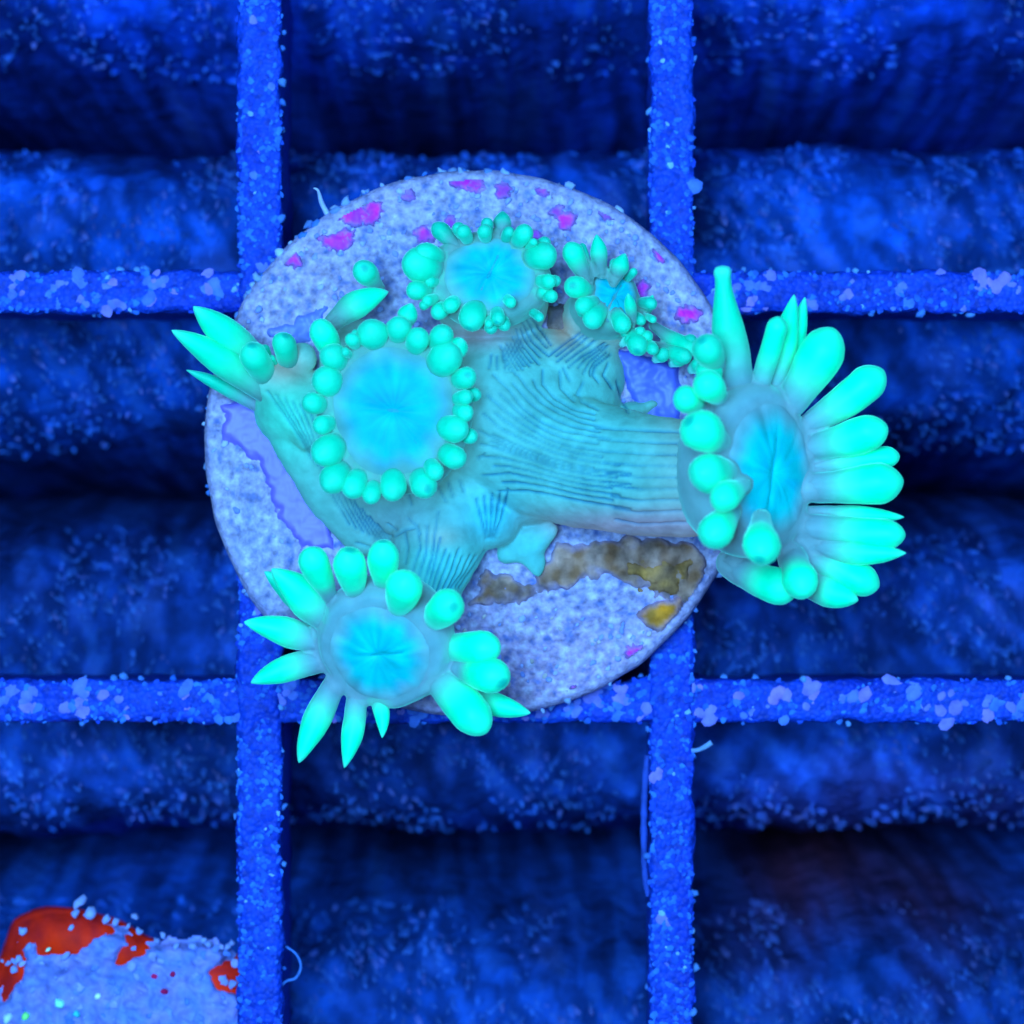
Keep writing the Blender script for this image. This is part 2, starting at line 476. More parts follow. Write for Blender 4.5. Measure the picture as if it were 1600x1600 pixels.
CB = (0.11, 0.27, 0.28)        # pale tissue at a tentacle's foot
CG = (0.00, 0.82, 0.43)        # fluorescent green tip
CD = (0.004, 0.42, 0.31)       # duller green
CR = (0.05, 0.70, 0.52)        # pale skin at the very tip

FEET = {}
def tentacle(parent, base, tip, w, kind='bulb', bend=0.0, lift=0.0, bright=1.0, foot=CB, spot=False, k0=.55, glow=0.16, tipcol=None, gr0=0.0, g0=.24, g1=.70):
    """base / tip = (px, py, z); w = swollen radius in px"""
    w = w / 1000.0
    p0, p2 = W(*base), W(*tip)
    d = p2 - p0; Ln = max(d.length, 1e-4)
    side = Vector((-d.y, d.x, 0)); side = side.normalized() if side.length > 1e-6 else Vector((1, 0, 0))
    pc = (p0 + p2) / 2 + side * bend / 1000.0 + Vector((0, 0, lift))
    def B(s): return p0 * (1 - s) ** 2 + pc * 2 * s * (1 - s) + p2 * s * s
    def T(s): return ((pc - p0) * 2 * (1 - s) + (p2 - pc) * 2 * s).normalized()
    se = max(.42, 1 - w * 1.25 / Ln)
    S = []
    if kind == 'bulb':
        S = [se * i / 12 for i in range(13)] + [se + (1 - se) * math.sin(i / 9 * math.pi / 2) for i in range(1, 10)]
        def R(s):
            g = float(smooth(gr0, max(gr0 + .3, min(.8, se + .10)), s)); r = w * (k0 + (1 - k0) * g)
            if s > se: r *= max(0, 1 - ((s - se) / (1 - se)) ** 2) ** .6
            return max(r, w * .02)
    elif kind == 'point':
        S = [i / 15 for i in range(15)] + [.97, .99, 1.0]
        def R(s):
            g = float(smooth(.0, .55, s)); r = w * (k0 + (1 - k0) * g)
            if s > .55:
                q = (s - .55) / .45; r = w * ((1 - q ** 1.7) * .86 + .14 * math.sqrt(max(0, 1 - q ** 8)))
            return max(r, w * .015)
    else:   # knob
        S = [i / 16 for i in range(15)] + [.93, .95, .965, .98, .99, .997, 1.0]
        def R(s):
            r = w * np.interp(s, [0, .25, .45, .62, .8, .90, .93, .95, .975, .99, 1], [1.05, .95, 1.0, .86, .58, .40, .42, .46, .46, .36, .02])
            return max(float(r), w * .015)
    n = 16
    V = []; C = []; F = []
    t0 = T(0); u = t0.orthogonal().normalized()
    tipc = tipcol or lerp(CD, CG, bright)
    sdir = random.uniform(0, 6.28)
    for s in S:
        t = T(min(s, .999)); u = (u - t * u.dot(t)).normalized(); v = t.cross(u)
        r = R(s); c = B(s)
        if s < .46: FEET.setdefault(parent.name, []).append((c.copy(), r, s, g0, g1, tuple(tipc), tuple(foot), glow * (.4 + .6 * bright)))
        f = float(smooth(g0, g1, s)); cc = lerp(foot, tipc, f)
        g = glow * (.45 + .55 * f) * (.4 + .6 * bright)
        if kind != 'bulb' and s > .9: cc = lerp(cc, CR, float(smooth(.9, .985, s)) * .8)
        if kind == 'bulb' and s > se: cc = lerp(cc, CR, .25 * float(smooth(se, 1, s)))
        for k in range(n):
            a = k * 2 * math.pi / n
            ww = 1 + .10 * nz(c.x * 25 + math.cos(a) * .8, c.y * 25 + math.sin(a) * .8, s * 2.5 + sdir) + .03 * nz(c.x * 70 + math.cos(a) * 2, math.sin(a) * 2, s * 9)
            V.append(c + (u * math.cos(a) + v * math.sin(a)) * r * ww)
            ck, gk = cc, g
            if spot:      # the darker pore near the end
                off = Vector((math.cos(a) * r - .35 * w * math.cos(sdir), math.sin(a) * r - .35 * w * math.sin(sdir))).length / w
                q = float(smooth(.42, .16, off)) * float(smooth(se, se + (1 - se) * .5, s)) * .75
                ck = lerp(cc, (0.0, 0.34, 0.30), q); gk = g * (1 - .7 * q)
            C.append((*ck, gk))
    m = len(S)
    for i in range(m - 1):
        for k in range(n):
            k2 = (k + 1) % n
            F.append((i * n + k, i * n + k2, (i + 1) * n + k2, (i + 1) * n + k))
    F.append(tuple(range(n - 1, -1, -1))); F.append(tuple((m - 1) * n + k for k in range(n)))
    o = mesh_obj('tentacle', V, F, M['tent'], colors=C, fix=True)
    o.parent = parent
    o.matrix_parent_inverse = parent.matrix_world.inverted()
    return o

# -------- grooves between the ribs, traced in photo px
def zc(ox, oy, sc, pts): return [(ox + x * sc, oy + y * sc) for x, y in pts]
G = []
for pts in (
    [(600, 930), (640, 990), (700, 1050), (780, 1100), (880, 1140), (1010, 1170)],
    [(490, 930), (560, 1000), (620, 1080), (700, 1140), (800, 1180), (1010, 1215)],
    [(460, 1020), (540, 1090), (620, 1150), (720, 1210), (830, 1250), (1010, 1275)],
    [(445, 1105), (520, 1170), (620, 1220), (740, 1270), (880, 1310), (1050, 1335)],
    [(425, 1180), (520, 1230), (640, 1280), (780, 1330), (900, 1350), (1100, 1372)],
    [(420, 1300), (520, 1300), (640, 1330), (760, 1370), (900, 1400), (1100, 1420)],
    [(420, 1310), (450, 1285)],
    [(440, 1380), (560, 1370), (700, 1400), (850, 1440), (1050, 1470)],
    [(510, 1450), (640, 1450), (760, 1470), (900, 1500), (1100, 1530)],
    [(710, 910), (710, 970), (760, 1030), (840, 1080), (940, 1105)],
    [(785, 910), (790, 990), (850, 1050)],
    [(430, 1240), (540, 1262), (660, 1308), (800, 1352), (920, 1375)],
    [(480, 840), (470, 900)], [(530, 840), (545, 920)], [(550, 790), (580, 850), (620, 905)],
    [(590, 730), (620, 800), (690, 880)], [(615, 690), (660, 780), (730, 840)], [(650, 665), (700, 730), (745, 795)],
    [(520, 800), (560, 880), (590, 930)], [(575, 760), (600, 830), (650, 890)],
    [(945, 735), (850, 810), (775, 870)], [(920, 715), (820, 780), (735, 845)], [(985, 790), (880, 850), (825, 895)],
    [(1000, 800), (920, 870), (890, 925)], [(1010, 840), (945, 890), (935, 930), (960, 965)],
    [(860, 1020), (890, 965), (870, 1010), (880, 1050), (955, 1085)], [(1000, 880), (980, 930), (1020, 990)],
    [(1040, 960), (1060, 1040), (1090, 1100)], [(800, 900), (830, 960)]):
    G.append(zc(600, 260, .35, pts))
for pts in (
    [(890, 230), (905, 330), (880, 400), (865, 460)], [(985, 170), (970, 270), (960, 370), (935, 450), (912, 540)],
    [(1020, 340), (980, 450), (950, 550), (930, 600)], [(1080, 335), (1040, 450), (990, 560), (950, 620)],
    [(1130, 365), (1090, 450), (1030, 530)], [(1190, 345), (1130, 440), (1080, 510)], [(850, 200), (890, 232), (905, 270)],
    [(735, 270), (790, 280), (840, 250), (880, 242)], [(760, 225), (800, 250)], [(835, 260), (850, 330), (840, 400)],
    [(850, 90), (865, 140)], [(985, 60), (1020, 125)], [(1030, 40), (1050, 100)], [(1080, 30), (1100, 80)],
    [(620, 310), (690, 330), (740, 320)]):
    G.append(zc(340, 740, .35, pts))
def resample(g, m=12):
    P = np.array(g, float); d = np.r_[0, np.cumsum(np.hypot(*np.diff(P, axis=0).T))]; t = np.linspace(0, d[-1], m)
    return np.c_[np.interp(t, d, P[:, 0]), np.interp(t, d, P[:, 1])]
for grp in ([9, 0, 1, 2, 3, 11, 4, 5, 7, 8], [12, 13, 18, 14, 19, 15, 16, 17], [21, 20, 22, 23, 24], [29, 30, 31, 32, 33, 34]):
    for a, b in zip(grp[:-1], grp[1:]):
        A_, B_ = resample(G[a]), resample(G[b])
        G.append([tuple(p) for p in (A_ + B_) / 2][1:-1])
for k in range(9):                      # faint rings along the smooth part of the thick stalk and on the left flank
    G.append([(930 + k * 4, 668 + k * 18), (1000, 672 + k * 18.5), (1075, 676 + k * 17.5)])
for k in range(8):
    G.append([(505 + k * 12, 735 + k * 12), (520 + k * 12, 775 + k * 9), (545 + k * 11, 820 + k * 6)])
for k in range(5):
    G.append([(745 + k * 12, 780 - k * 4), (752 + k * 8, 812), (760 + k * 3, 842)])
# ribs of the small polyp on the left
for k in range(7):
    G.append([(418 + k * 13, 612 + k * 5), (452 + k * 10, 660 + k * 8), (486 + k * 6, 716 + k * 6)])

def build_tissue():
    bm = bmesh.new()
    def ell(px, py, z, rx, ry, rz):
        c = W(px, py, z)
        bmesh.ops.create_icosphere(bm, subdivisions=3, radius=1, matrix=Matrix.Translation(c) @ Matrix.Diagonal((rx / 1000, ry / 1000, rz, 1)))
    def tube(pts, n=14):
        for i in range(len(pts) - 1):
            a, b = pts[i], pts[i + 1]
            for q in range(n):
                t = q / (n - 1); p = [a[k] + (b[k] - a[k]) * t for k in range(4)]
                ell(p[0], p[1], p[2], p[3], p[3], p[3] / 1000)
    for e in ((622, 655, .08, 128, 128, .15), (690, 770, .075, 140, 90, .10), (775, 650, .08, 160, 130, .14), (850, 620, .075, 118, 105, .105), (830, 740, .08, 90, 80, .11),
              (768, 470, .075, 88, 75, .11), (935, 500, .07, 58, 52, .075), (470, 640, .07, 72, 62, .10), (590, 790, .07, 90, 60, .06), (640, 830, .07, 60, 40, .05),
              (760, 815, .10, 52, 42, .075), (560, 560, .07, 60, 60, .07), (990, 640, .06, 30, 12, .035), (1018, 632, .06, 14, 8, .03), (640, 700, .07, 170, 140, .08), (915, 590, .06, 60, 70, .08)):
        ell(*e)
    tube([(800, 690, .10, 105), (900, 722, .16, 97), (1000, 742, .22, 90), (1070, 748, .255, 86), (1130, 744, .275, 84)])
    tube([(705, 790, .09, 80), (680, 860, .14, 68), (645, 935, .175, 60), (615, 990, .20, 56)])
    tube([(615, 660, .08, 115), (615, 642, .145, 108)], 6)
    tube([(770, 460, .07, 72), (765, 440, .10, 68)], 6)
    tube([(940, 490, .06, 44), (953, 472, .07, 44)], 6)
    tube([(480, 640, .10, 50), (440, 605, .13, 34), (405, 578, .14, 22)], 10)
    tube([(440, 590, .12, 26), (470, 560, .12, 24)], 5)
    tube([(412, 606, .085, 22), (465, 690, .09, 38), (520, 775, .08, 40), (570, 835, .07, 34)], 14)
    tube([(440, 610, .10, 30), (500, 660, .13, 50)], 8)
    tube([(790, 866, .075, 14), (826, 850, .085, 26), (852, 834, .10, 15), (866, 826, .105, 7)], 8)
    tube([(826, 858, .08, 22), (838, 882, .08, 14), (841, 896, .08, 6)], 8)
    me = bpy.data.meshes.new('tissue_raw'); bm.to_mesh(me); bm.free()
    raw = bpy.data.objects.new('tissue_raw', me); col.objects.link(raw)
    md = raw.modifiers.new('r', 'REMESH'); md.mode = 'VOXEL'; md.voxel_size = 0.0030
    sm = raw.modifiers.new('s', 'SMOOTH'); sm.iterations = 22; sm.factor = .6
    dg = bpy.context.evaluated_depsgraph_get()
    m2 = bpy.data.meshes.new_from_object(raw.evaluated_get(dg))
    bpy.data.objects.remove(raw); bpy.data.meshes.remove(me)
    m2.name = 'base_tissue'
    n = len(m2.vertices)
    co = np.empty(n * 3, np.float32); m2.vertices.foreach_get('co', co); co = co.reshape(-1, 3)
    no = np.empty(n * 3, np.float32); m2.vertices.foreach_get('normal', no); no = no.reshape(-1, 3)
    f = H / (H - co[:, 2])
    px = 800 + co[:, 0] * f * 1000; py = 800 - co[:, 1] * f * 1000
    best = np.full(n, 1e9); alongs = np.zeros(n)
    for g in G:
        # gentle waviness
        for i in range(len(g) - 1):
            a = np.array(g[i]); b = np.array(g[i + 1]); d = b - a
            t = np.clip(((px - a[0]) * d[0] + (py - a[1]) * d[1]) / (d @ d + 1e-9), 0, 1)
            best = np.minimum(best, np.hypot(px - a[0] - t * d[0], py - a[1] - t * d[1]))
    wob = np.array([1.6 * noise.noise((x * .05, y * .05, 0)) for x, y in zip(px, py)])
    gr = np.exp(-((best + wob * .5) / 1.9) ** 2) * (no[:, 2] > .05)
    # ribs swell between grooves
    rib = np.clip(best, 0, 9) / 9
    lump = np.array([fbm(x * .03, y * .03, 1.0, 2) + .6 * noise.noise((x * .11, y * .11, 2)) for x, y in zip(px, py)])
    co += no * (0.0012 * lump + 0.0012 * rib - 0.0034 * gr)[:, None].astype(np.float32)
    m2.vertices.foreach_set('co', co.ravel())
    # pigment
    c = np.zeros((n, 4)); c[:] = (0.07, 0.38, 0.41, .58)  # alpha is glow: fluorescence, raised as fill to flatten shading on the flanks
    def mixin(w, rgb):
        w = np.clip(w, 0, 1)[:, None]; c[:, :3] = c[:, :3] * (1 - w) + np.array(rgb) * w
    def gs(x, y, sx, sy): return np.exp(-(((px - x) / sx) ** 2 + ((py - y) / sy) ** 2))
    mixin(smooth(960, 1100, px + (py - 700) * .1) * .85, (0.15, 0.32, 0.34))
    mixin(gs(1000, 820, 200, 28) * .9, (0.24, 0.24, 0.38))
    mixin(gs(455, 640, 75, 80), (0.03, 0.60, 0.48))
    mixin(gs(440, 575, 45, 28), (0.26, 0.32, 0.30))
    mixin(gs(745, 525, 70, 22) * .9, (0.20, 0.26, 0.38))
    mixin(gs(960, 520, 50, 30) * .8, (0.18, 0.36, 0.36))
    mixin(gs(880, 520, 26, 30) * .8, (0.28, 0.20, 0.17))
    mixin(gs(765, 810, 50, 42), (0.02, 0.42, 0.58))
    mixin(gs(620, 640, 150, 150) * .5, (0.10, 0.34, 0.36))
    mixin(gs(620, 815, 80, 40) * .7, (0.10, 0.27, 0.38))
    mixin(gs(690, 900, 80, 70) * .7, (0.02, 0.40, 0.46))
    mixin(gs(690, 840, 30, 18) * .6, (0.18, 0.28, 0.28))
    mixin(gs(900, 660, 130, 80) * .4, (0.04, 0.40, 0.46))
    mixin(gs(830, 858, 38, 36), (0.06, 0.46, 0.54))
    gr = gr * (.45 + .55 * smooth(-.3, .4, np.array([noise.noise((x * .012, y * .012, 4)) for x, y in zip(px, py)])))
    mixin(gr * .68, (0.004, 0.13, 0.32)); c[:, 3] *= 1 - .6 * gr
    c[:, :3] *= .73
    jit = np.array([noise.noise((x * .02, y * .02, 7)) for x, y in zip(px, py)])
    c[:, :3] *= (1 + .18 * jit)[:, None]
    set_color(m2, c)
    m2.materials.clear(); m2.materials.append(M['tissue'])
    m2.polygons.foreach_set('use_smooth', np.ones(len(m2.polygons), dtype=bool)); m2.update()
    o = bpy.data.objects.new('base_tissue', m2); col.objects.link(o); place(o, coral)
    tag(o, 'ribbed blue cyan tissue joining the polyps')
    return o
build_tissue()

def polyp(px, py, z, nrm, rd, ro, label, lobes=12, ex=1.0, ey=1.0, mouth=0.0, dome=.022, seed=0, blue=(0.0, 0.32, 0.44), ring=(0.09, 0.28, 0.29), rim=(0.12, 0.34, 0.29)):
    """oral disc with radiating folds and a slit mouth, set in a fleshy collar"""
    c = W(px, py, z); n = Vector(nrm).normalized()
    x = Vector((1, 0, 0)); x = (x - n * x.dot(n)).normalized(); y = n.cross(x)
    NA = 96
    rads = [0, .03, .06, .1, .16, .24, .33, .43, .53, .63, .72, .80, .87, .93, .98, 1.03, 1.09]
    o2 = ro / rd
    rads += [1.09 + (o2 - 1.09) * t for t in (.2, .4, .6, .8, .92, 1.0)]
    rows = [(r, None) for r in rads] + [(o2 * 1.02, -.026), (o2 * 1.0, -.045), (o2 * .93, -.07), (o2 * .80, -.10)]
    V = []; C = []; F = []
    for (r, drop) in rows:
        for a in range(NA):
            th = a * 2 * math.pi / NA
            rr = r * rd
            wv = math.cos(th * lobes / 2 + 3.4 * nz(math.cos(th) * 1.3 + seed, math.sin(th) * 1.3, r * .8))
            irr = 1 + .06 * nz(math.cos(th) * 1.6 + seed * 3, math.sin(th) * 1.6, 2)
            if drop is None:
                q = r / o2
                h = dome * 1.25 * (1 - q ** 2.0) - .012 * float(smooth(.9, 1.0, q))
                h += .0020 * (abs(wv) ** .7 - .6) * (.5 + abs(nz(math.cos(th) * 2 + seed, math.sin(th) * 2, 5)) * 1.6) * float(smooth(.05, .5, r)) * float(smooth(1.1, .75, r))
                h -= .004 * math.exp(-(r / .14) ** 2)
                sl = abs(math.sin(th - mouth)) * r
                if abs(math.cos(th - mouth)) * r < .5: h -= .003 * math.exp(-(sl / .05) ** 2)
                h += .0025 * nz(math.cos(th) * 5 + seed, math.sin(th) * 5, 3) * float(smooth(.8, 1.1, r))
            else: h = drop
            V.append(c + (x * math.cos(th) * ex + y * math.sin(th) * ey) * rr * irr + n * h)
            if r <= 1.0:
                k = .5 + .5 * wv
                cc = lerp(blue, (0.0, 0.32, 0.55), max(0, nz(math.cos(th) * 2.5 + seed, math.sin(th) * 2.5, r * 2)) * 1.1)
                cc = lerp(cc, ring, float(smooth(.56, .96, r + .10 * nz(math.cos(th) * 3 + seed, math.sin(th) * 3, 8)))); cc = tuple(v * (1 + .16 * nz(math.cos(th) * 5 + seed, math.sin(th) * 5, r * 2.5) + .22 * nz(math.cos(th) * r * 3.2 + seed, math.sin(th) * r * 3.2, 6)) for v in cc); g = .32 - .16 * float(smooth(.5, .92, r))
            else:
                cc = lerp(ring, rim, (r - 1) / (o2 - 1)); g = .16
            C.append((*cc, g))
    for i in range(len(rows) - 1):
        for a in range(NA):
            a2 = (a + 1) % NA
            F.append((i * NA + a, i * NA + a2, (i + 1) * NA + a2, (i + 1) * NA + a))
    V.append(c - n * .09); C.append((*rim, .1)); m0 = (len(rows) - 1) * NA
    for a in range(NA): F.append((m0 + a, m0 + (a + 1) % NA, len(V) - 1))
    o = mesh_obj('polyp', V, F, M['oral'], colors=C, fix=True)
    place(o, coral)
    tag(o, label)
    nr = sum(1 for (r, d) in rows if d is None and r <= 1.04)
    OV = []
    for q in range(nr):
        lift = .0012 - .005 * float(smooth(.86, 1.03, rows[q][0]))
        for a in range(NA): OV.append(V[q * NA + a] + n * lift)
    OF = [f for f in F if max(f) < nr * NA]
    od = mesh_obj('oral_disc', OV, OF, M['oral'], colors=C[:nr * NA])
    od.parent = o      # the polyp itself stands at the world origin
    FRAME[o.name] = (c, n, x, y, rd, ex, ey, ring, rim, blue)
    return o
FRAME = {}
def crown(o, vox=.0034, it=9):
    """grow the collar into the feet of its tentacles so that they leave it as one skin"""
    c, n, x, y, rd, ex, ey, ring, rim, blue = FRAME[o.name]
    feet = FEET.get(o.name, [])
    bm = bmesh.new(); bm.from_mesh(o.data)
    for (p, r, sv, *_r) in feet:
        k = 1.10 - .16 * float(smooth(.12, .46, sv))
        bmesh.ops.create_icosphere(bm, subdivisions=2, radius=r * k, matrix=Matrix.Translation(p))
    me = bpy.data.meshes.new('crown_raw'); bm.to_mesh(me); bm.free()
    raw = bpy.data.objects.new('crown_raw', me); col.objects.link(raw)
    md = raw.modifiers.new('r', 'REMESH'); md.mode = 'VOXEL'; md.voxel_size = vox
    sm = raw.modifiers.new('s', 'SMOOTH'); sm.iterations = it; sm.factor = .6
    m2 = bpy.data.meshes.new_from_object(raw.evaluated_get(bpy.context.evaluated_depsgraph_get()))
    bpy.data.objects.remove(raw); bpy.data.meshes.remove(me)
    nv = len(m2.vertices); co = np.empty(nv * 3, np.float32); m2.vertices.foreach_get('co', co); co = co.reshape(-1, 3)
    d = co - np.array(c); r = np.hypot(d @ np.array(x) / ex, d @ np.array(y) / ey) / rd
    C = np.zeros((nv, 4)); t = smooth(1.0, 1.45, r)[:, None]
    C[:, :3] = np.array(ring) * (1 - t) + np.array(rim) * t; C[:, 3] = .14
    t = (smooth(.96, .56, r) * (d @ np.array(n) > -.03))[:, None]; C[:, :3] = C[:, :3] * (1 - t) + np.array(blue) * t
    if feet:
        best = np.full(nv, 1e9); S = np.zeros(nv); T = np.zeros((nv, 3)); Fo = np.zeros((nv, 3)); Gl = np.zeros(nv)
        for (p, rr, sv, g0, g1, tc, fo, gl) in feet:
            q = np.linalg.norm(co - np.array(p), axis=1) - rr; m = q < best
            best[m] = q[m]; S[m] = float(smooth(g0, g1, sv)); T[m] = tc; Fo[m] = fo; Gl[m] = gl
        near = smooth(.02, .0, best)[:, None]
        fc = Fo * (1 - S[:, None]) + T * S[:, None]
        C[:, :3] = C[:, :3] * (1 - near) + fc * near
    set_color(m2, C); m2.materials.clear(); m2.materials.append(M['tent'])
    m2.polygons.foreach_set('use_smooth', np.ones(len(m2.polygons), dtype=bool)); m2.update()
    old = o.data; o.data = m2; bpy.data.meshes.remove(old); m2.name = 'polyp'
bpy.context.view_layer.update()

pA = polyp(615, 642, .275, (0, 0, 1), .096, .114, 'largest upward facing polyp with a round blue centre', 13, ey=1.08, mouth=-.1, seed=1, dome=.014)
pB = polyp(765, 430, .205, (0, .12, .99), .070, .086, 'upper polyp with blue centre behind the largest one', 11, ex=1.08, ey=.86, mouth=1.2, seed=2, dome=.012)
pC = polyp(957, 466, .145, (.35, .25, .9), .044, .050, 'small half closed polyp near the upper right rim', 8, ex=1.0, ey=1.1, mouth=1, seed=3, dome=.010)
pD = polyp(1196, 738, .335, (.66, -.02, .75), .106, .124, 'large polyp on the thick stalk leaning over the right rim', 12, ex=.9, mouth=1.4, dome=.014, seed=4, blue=(0.0, 0.38, 0.47), ring=(0.13, 0.30, 0.38), rim=(0.16, 0.33, 0.35))
pE = polyp(594, 1017, .285, (-.22, -.42, .88), .082, .100, 'polyp hanging over the lower left rim with spread tentacles', 11, mouth=.2, dome=.012, seed=5, blue=(0.0, 0.38, 0.47), ring=(0.12, 0.30, 0.38), rim=(0.16, 0.33, 0.37))
pF = empty('polyp', W(430, 590, .14), None); place(pF, coral); pF.matrix_parent_inverse = Matrix.Identity(4); pF.location = W(430, 590, .14) - coral.location
tag(pF, 'sideways polyp with long tentacles at the left rim')
bpy.context.view_layer.update()

def bulb(parent, cx, cy, zh, px, py, rx, ry=None, up=.085, bright=1.0, spot=False, foot=CB, ang=None, glow=.16, size=1.0, lay=0.6):
    """swollen tentacle standing towards the viewer from a polyp's collar"""
    ry = ry or rx
    rx *= size; ry *= size
    w = min(rx, ry); lo = max(rx, ry) - w
    d = Vector((px - cx, py - cy)); d = d.normalized() if d.length else Vector((1, 0))
    if ang is not None: e = Vector((math.cos(ang), math.sin(ang)))
    else: e = d
    k = (.30 + .25 * nz(px * .13, py * .13)) * (1 - lay) + (.62 + .3 * nz(px * .13, py * .13)) * lay
    back = 8 + w * (1.35 + .75 * lay); up = up + .014 * lay
    b = (px - d.x * back - e.x * lo, py - d.y * back - e.y * lo, zh - .045 + .022 * lay)
    t = (px + e.x * lo * .9 + d.x * w * k, py + e.y * lo * .9 + d.y * w * k, zh + up - lo * .0006)
    return tentacle(parent, b, t, w, 'bulb', bright=bright, spot=spot, foot=foot, k0=.55, glow=glow, g0=.34, g1=.64)

VERT = math.pi / 2
# ---- polyp A
for (x, y, rx, ry, a, sp) in ((580, 511, 20, 28, VERT, 0), (624, 506, 16, 20, VERT, 0), (654, 526, 15, 17, None, 0), (692, 523, 15, 15, None, 0), (702, 554, 22, 23, None, 0),
                              (730, 587, 14, 17, VERT, 1), (726, 621, 12, 10, None, 0), (728, 642, 11, 16, VERT, 0), (714, 672, 18, 21, -.3, 0), (710, 717, 15, 21, .1, 0), (680, 738, 12, 12, None, 0),
                              (663, 761, 17, 19, None, 1), (614, 761, 17, 27, VERT, 0), (580, 774, 12, 15, None, 0), (552, 761, 16, 19, None, 0), (519, 752, 19, 22, None, 0), (506, 708, 21, 24, None, 0),
                              (502, 664, 12, 13, None, 0), (484, 630, 14, 16, 0, 0), (500, 591, 20, 26, .3, 0), (515, 552, 17, 20, .9, 0), (540, 549, 6, 9, VERT, 0), (550, 528, 9, 12, VERT, 0)):
    bulb(pA, 615, 642, .27, x, y, rx, ry, ang=a, spot=sp, bright=.45, up=.034, glow=.10, size=1.16)
tentacle(pA, (630, 515, .27), (643, 474, .29), 15, 'point', bright=.5)
tentacle(pA, (706, 560, .27), (722, 530, .30), 16, 'point', bright=.6)
tentacle(pA, (540, 575, .22), (496, 503, .30), 20, 'bulb', bend=6, bright=.85)
tentacle(pA, (505, 520, .20), (607, 456, .20), 21, 'point', bend=16, bright=.85, lift=.02)
tentacle(pA, (592, 450, .14), (562, 416, .22), 18, 'bulb', bright=.4, spot=True)
# ---- polyp B
for (x, y, rx, ry, a, sp, br) in ((648, 412, 23, 22, None, 0, .45), (664, 397, 15, 16, None, 0, .4), (724, 362, 10, 9, None, 0, .2), (757, 360, 9, 11, VERT, 0, .2), (820, 364, 13, 12, None, 0, .3),
                                  (853, 395, 18, 23, VERT, 0, .35), (831, 381, 5, 8, None, 0, .5), (856, 440, 9, 10, None, 0, .5), (797, 472, 7, 7, None, 0, .4), (778, 496, 9, 9, None, 1, .2), (764, 505, 5, 5, None, 0, .3),
                                  (736, 500, 17, 17, None, 1, .25), (700, 478, 10, 15, 0, 0, .4), (669, 470, 7, 8, None, 0, .4), (660, 477, 6, 9, 0, 0, .4), (650, 454, 12, 13, None, 0, .35)):
    bulb(pB, 765, 434, .205, x, y, rx, ry, ang=a, spot=sp, bright=br + .15, up=.035, glow=.10, size=1.22)
tentacle(pB, (724, 392, .20), (676, 350, .19), 14, 'bulb', bright=.25, glow=.06)
tentacle(pB, (785, 372, .20), (785, 330, .18), 14, 'point', bright=.25, glow=.06)
tentacle(pB, (832, 468, .20), (862, 448, .22), 11, 'bulb', bright=.5)
# ---- polyp C
for (x, y, rx, ry, a, sp, br) in ((896, 446, 15, 17, VERT, 1, .5), (912, 478, 12, 12, None, 0, .3), (925, 500, 14, 14, None, 0, .25), (970, 508, 12, 16, 0, 0, .3), (1020, 499, 5, 5, None, 0, .4),
                                  (997, 540, 14, 14, None, 1, .3), (1020, 546, 8, 8, None, 0, .3)):
    bulb(pC, 955, 465, .165, x, y, rx, ry, ang=a, spot=sp, bright=br + .15, up=.03, glow=.10, size=1.15)
tentacle(pC, (918, 440, .17), (887, 379, .19), 17, 'bulb', bright=.6)
tentacle(pC, (925, 425, .17), (908, 380, .16), 6, 'bulb', bright=.3)
tentacle(pC, (940, 430, .17), (932, 366, .18), 13, 'point', bright=.5)
tentacle(pC, (958, 442, .17), (977, 396, .18), 14, 'point', bright=.5)
tentacle(pC, (990, 505, .17), (981, 458, .20), 9, 'point', bright=.5)
tentacle(pC, (1008, 497, .12), (1020, 461, .17), 8, 'point', bright=.6)
tentacle(pC, (1020, 508, .13), (1088, 548, .19), 14, 'bulb', bright=.55, bend=-6)
tentacle(pC, (1022, 540, .14), (1078, 560, .20), 13, 'bulb', bright=.4)
rq = random.Random(77)
for k in range(15):
    a = k * 2 * math.pi / 15 + rq.uniform(-.15, .15); f = rq.uniform(.92, 1.12)
    bulb(pB, 765, 434, .195, 765 + math.cos(a) * 100 * f, 432 + math.sin(a) * 74 * f, rq.uniform(7, 13), rq.uniform(9, 15), up=.03, bright=rq.uniform(.15, .55), glow=.08)
for k in range(9):
    a = k * 2 * math.pi / 9 + rq.uniform(-.2, .2); f = rq.uniform(.9, 1.15)
    bulb(pC, 955, 465, .14, 955 + math.cos(a) * 54 * f, 465 + math.sin(a) * 50 * f, rq.uniform(6, 11), rq.uniform(8, 13), up=.03, bright=rq.uniform(.2, .5), glow=.08)
for (x, y, r) in ((984, 532, 9), (1010, 528, 10), (1036, 556, 11), (1062, 562, 12), (1078, 536, 12), (1092, 572, 12), (1000, 520, 8)):
    tentacle(pC, (x - 12, y + 6, .10), (x + 2, y - 3, .19), r, 'bulb', bright=rq.uniform(.25, .6), glow=.08)
for k in range(9):
    a = rq.uniform(0, 6.28)
    bulb(pA, 615, 642, .255, 615 + math.cos(a) * 126, 642 + math.sin(a) * 132, rq.uniform(7, 12), rq.uniform(9, 15), up=.02, bright=rq.uniform(.2, .5), glow=.08)
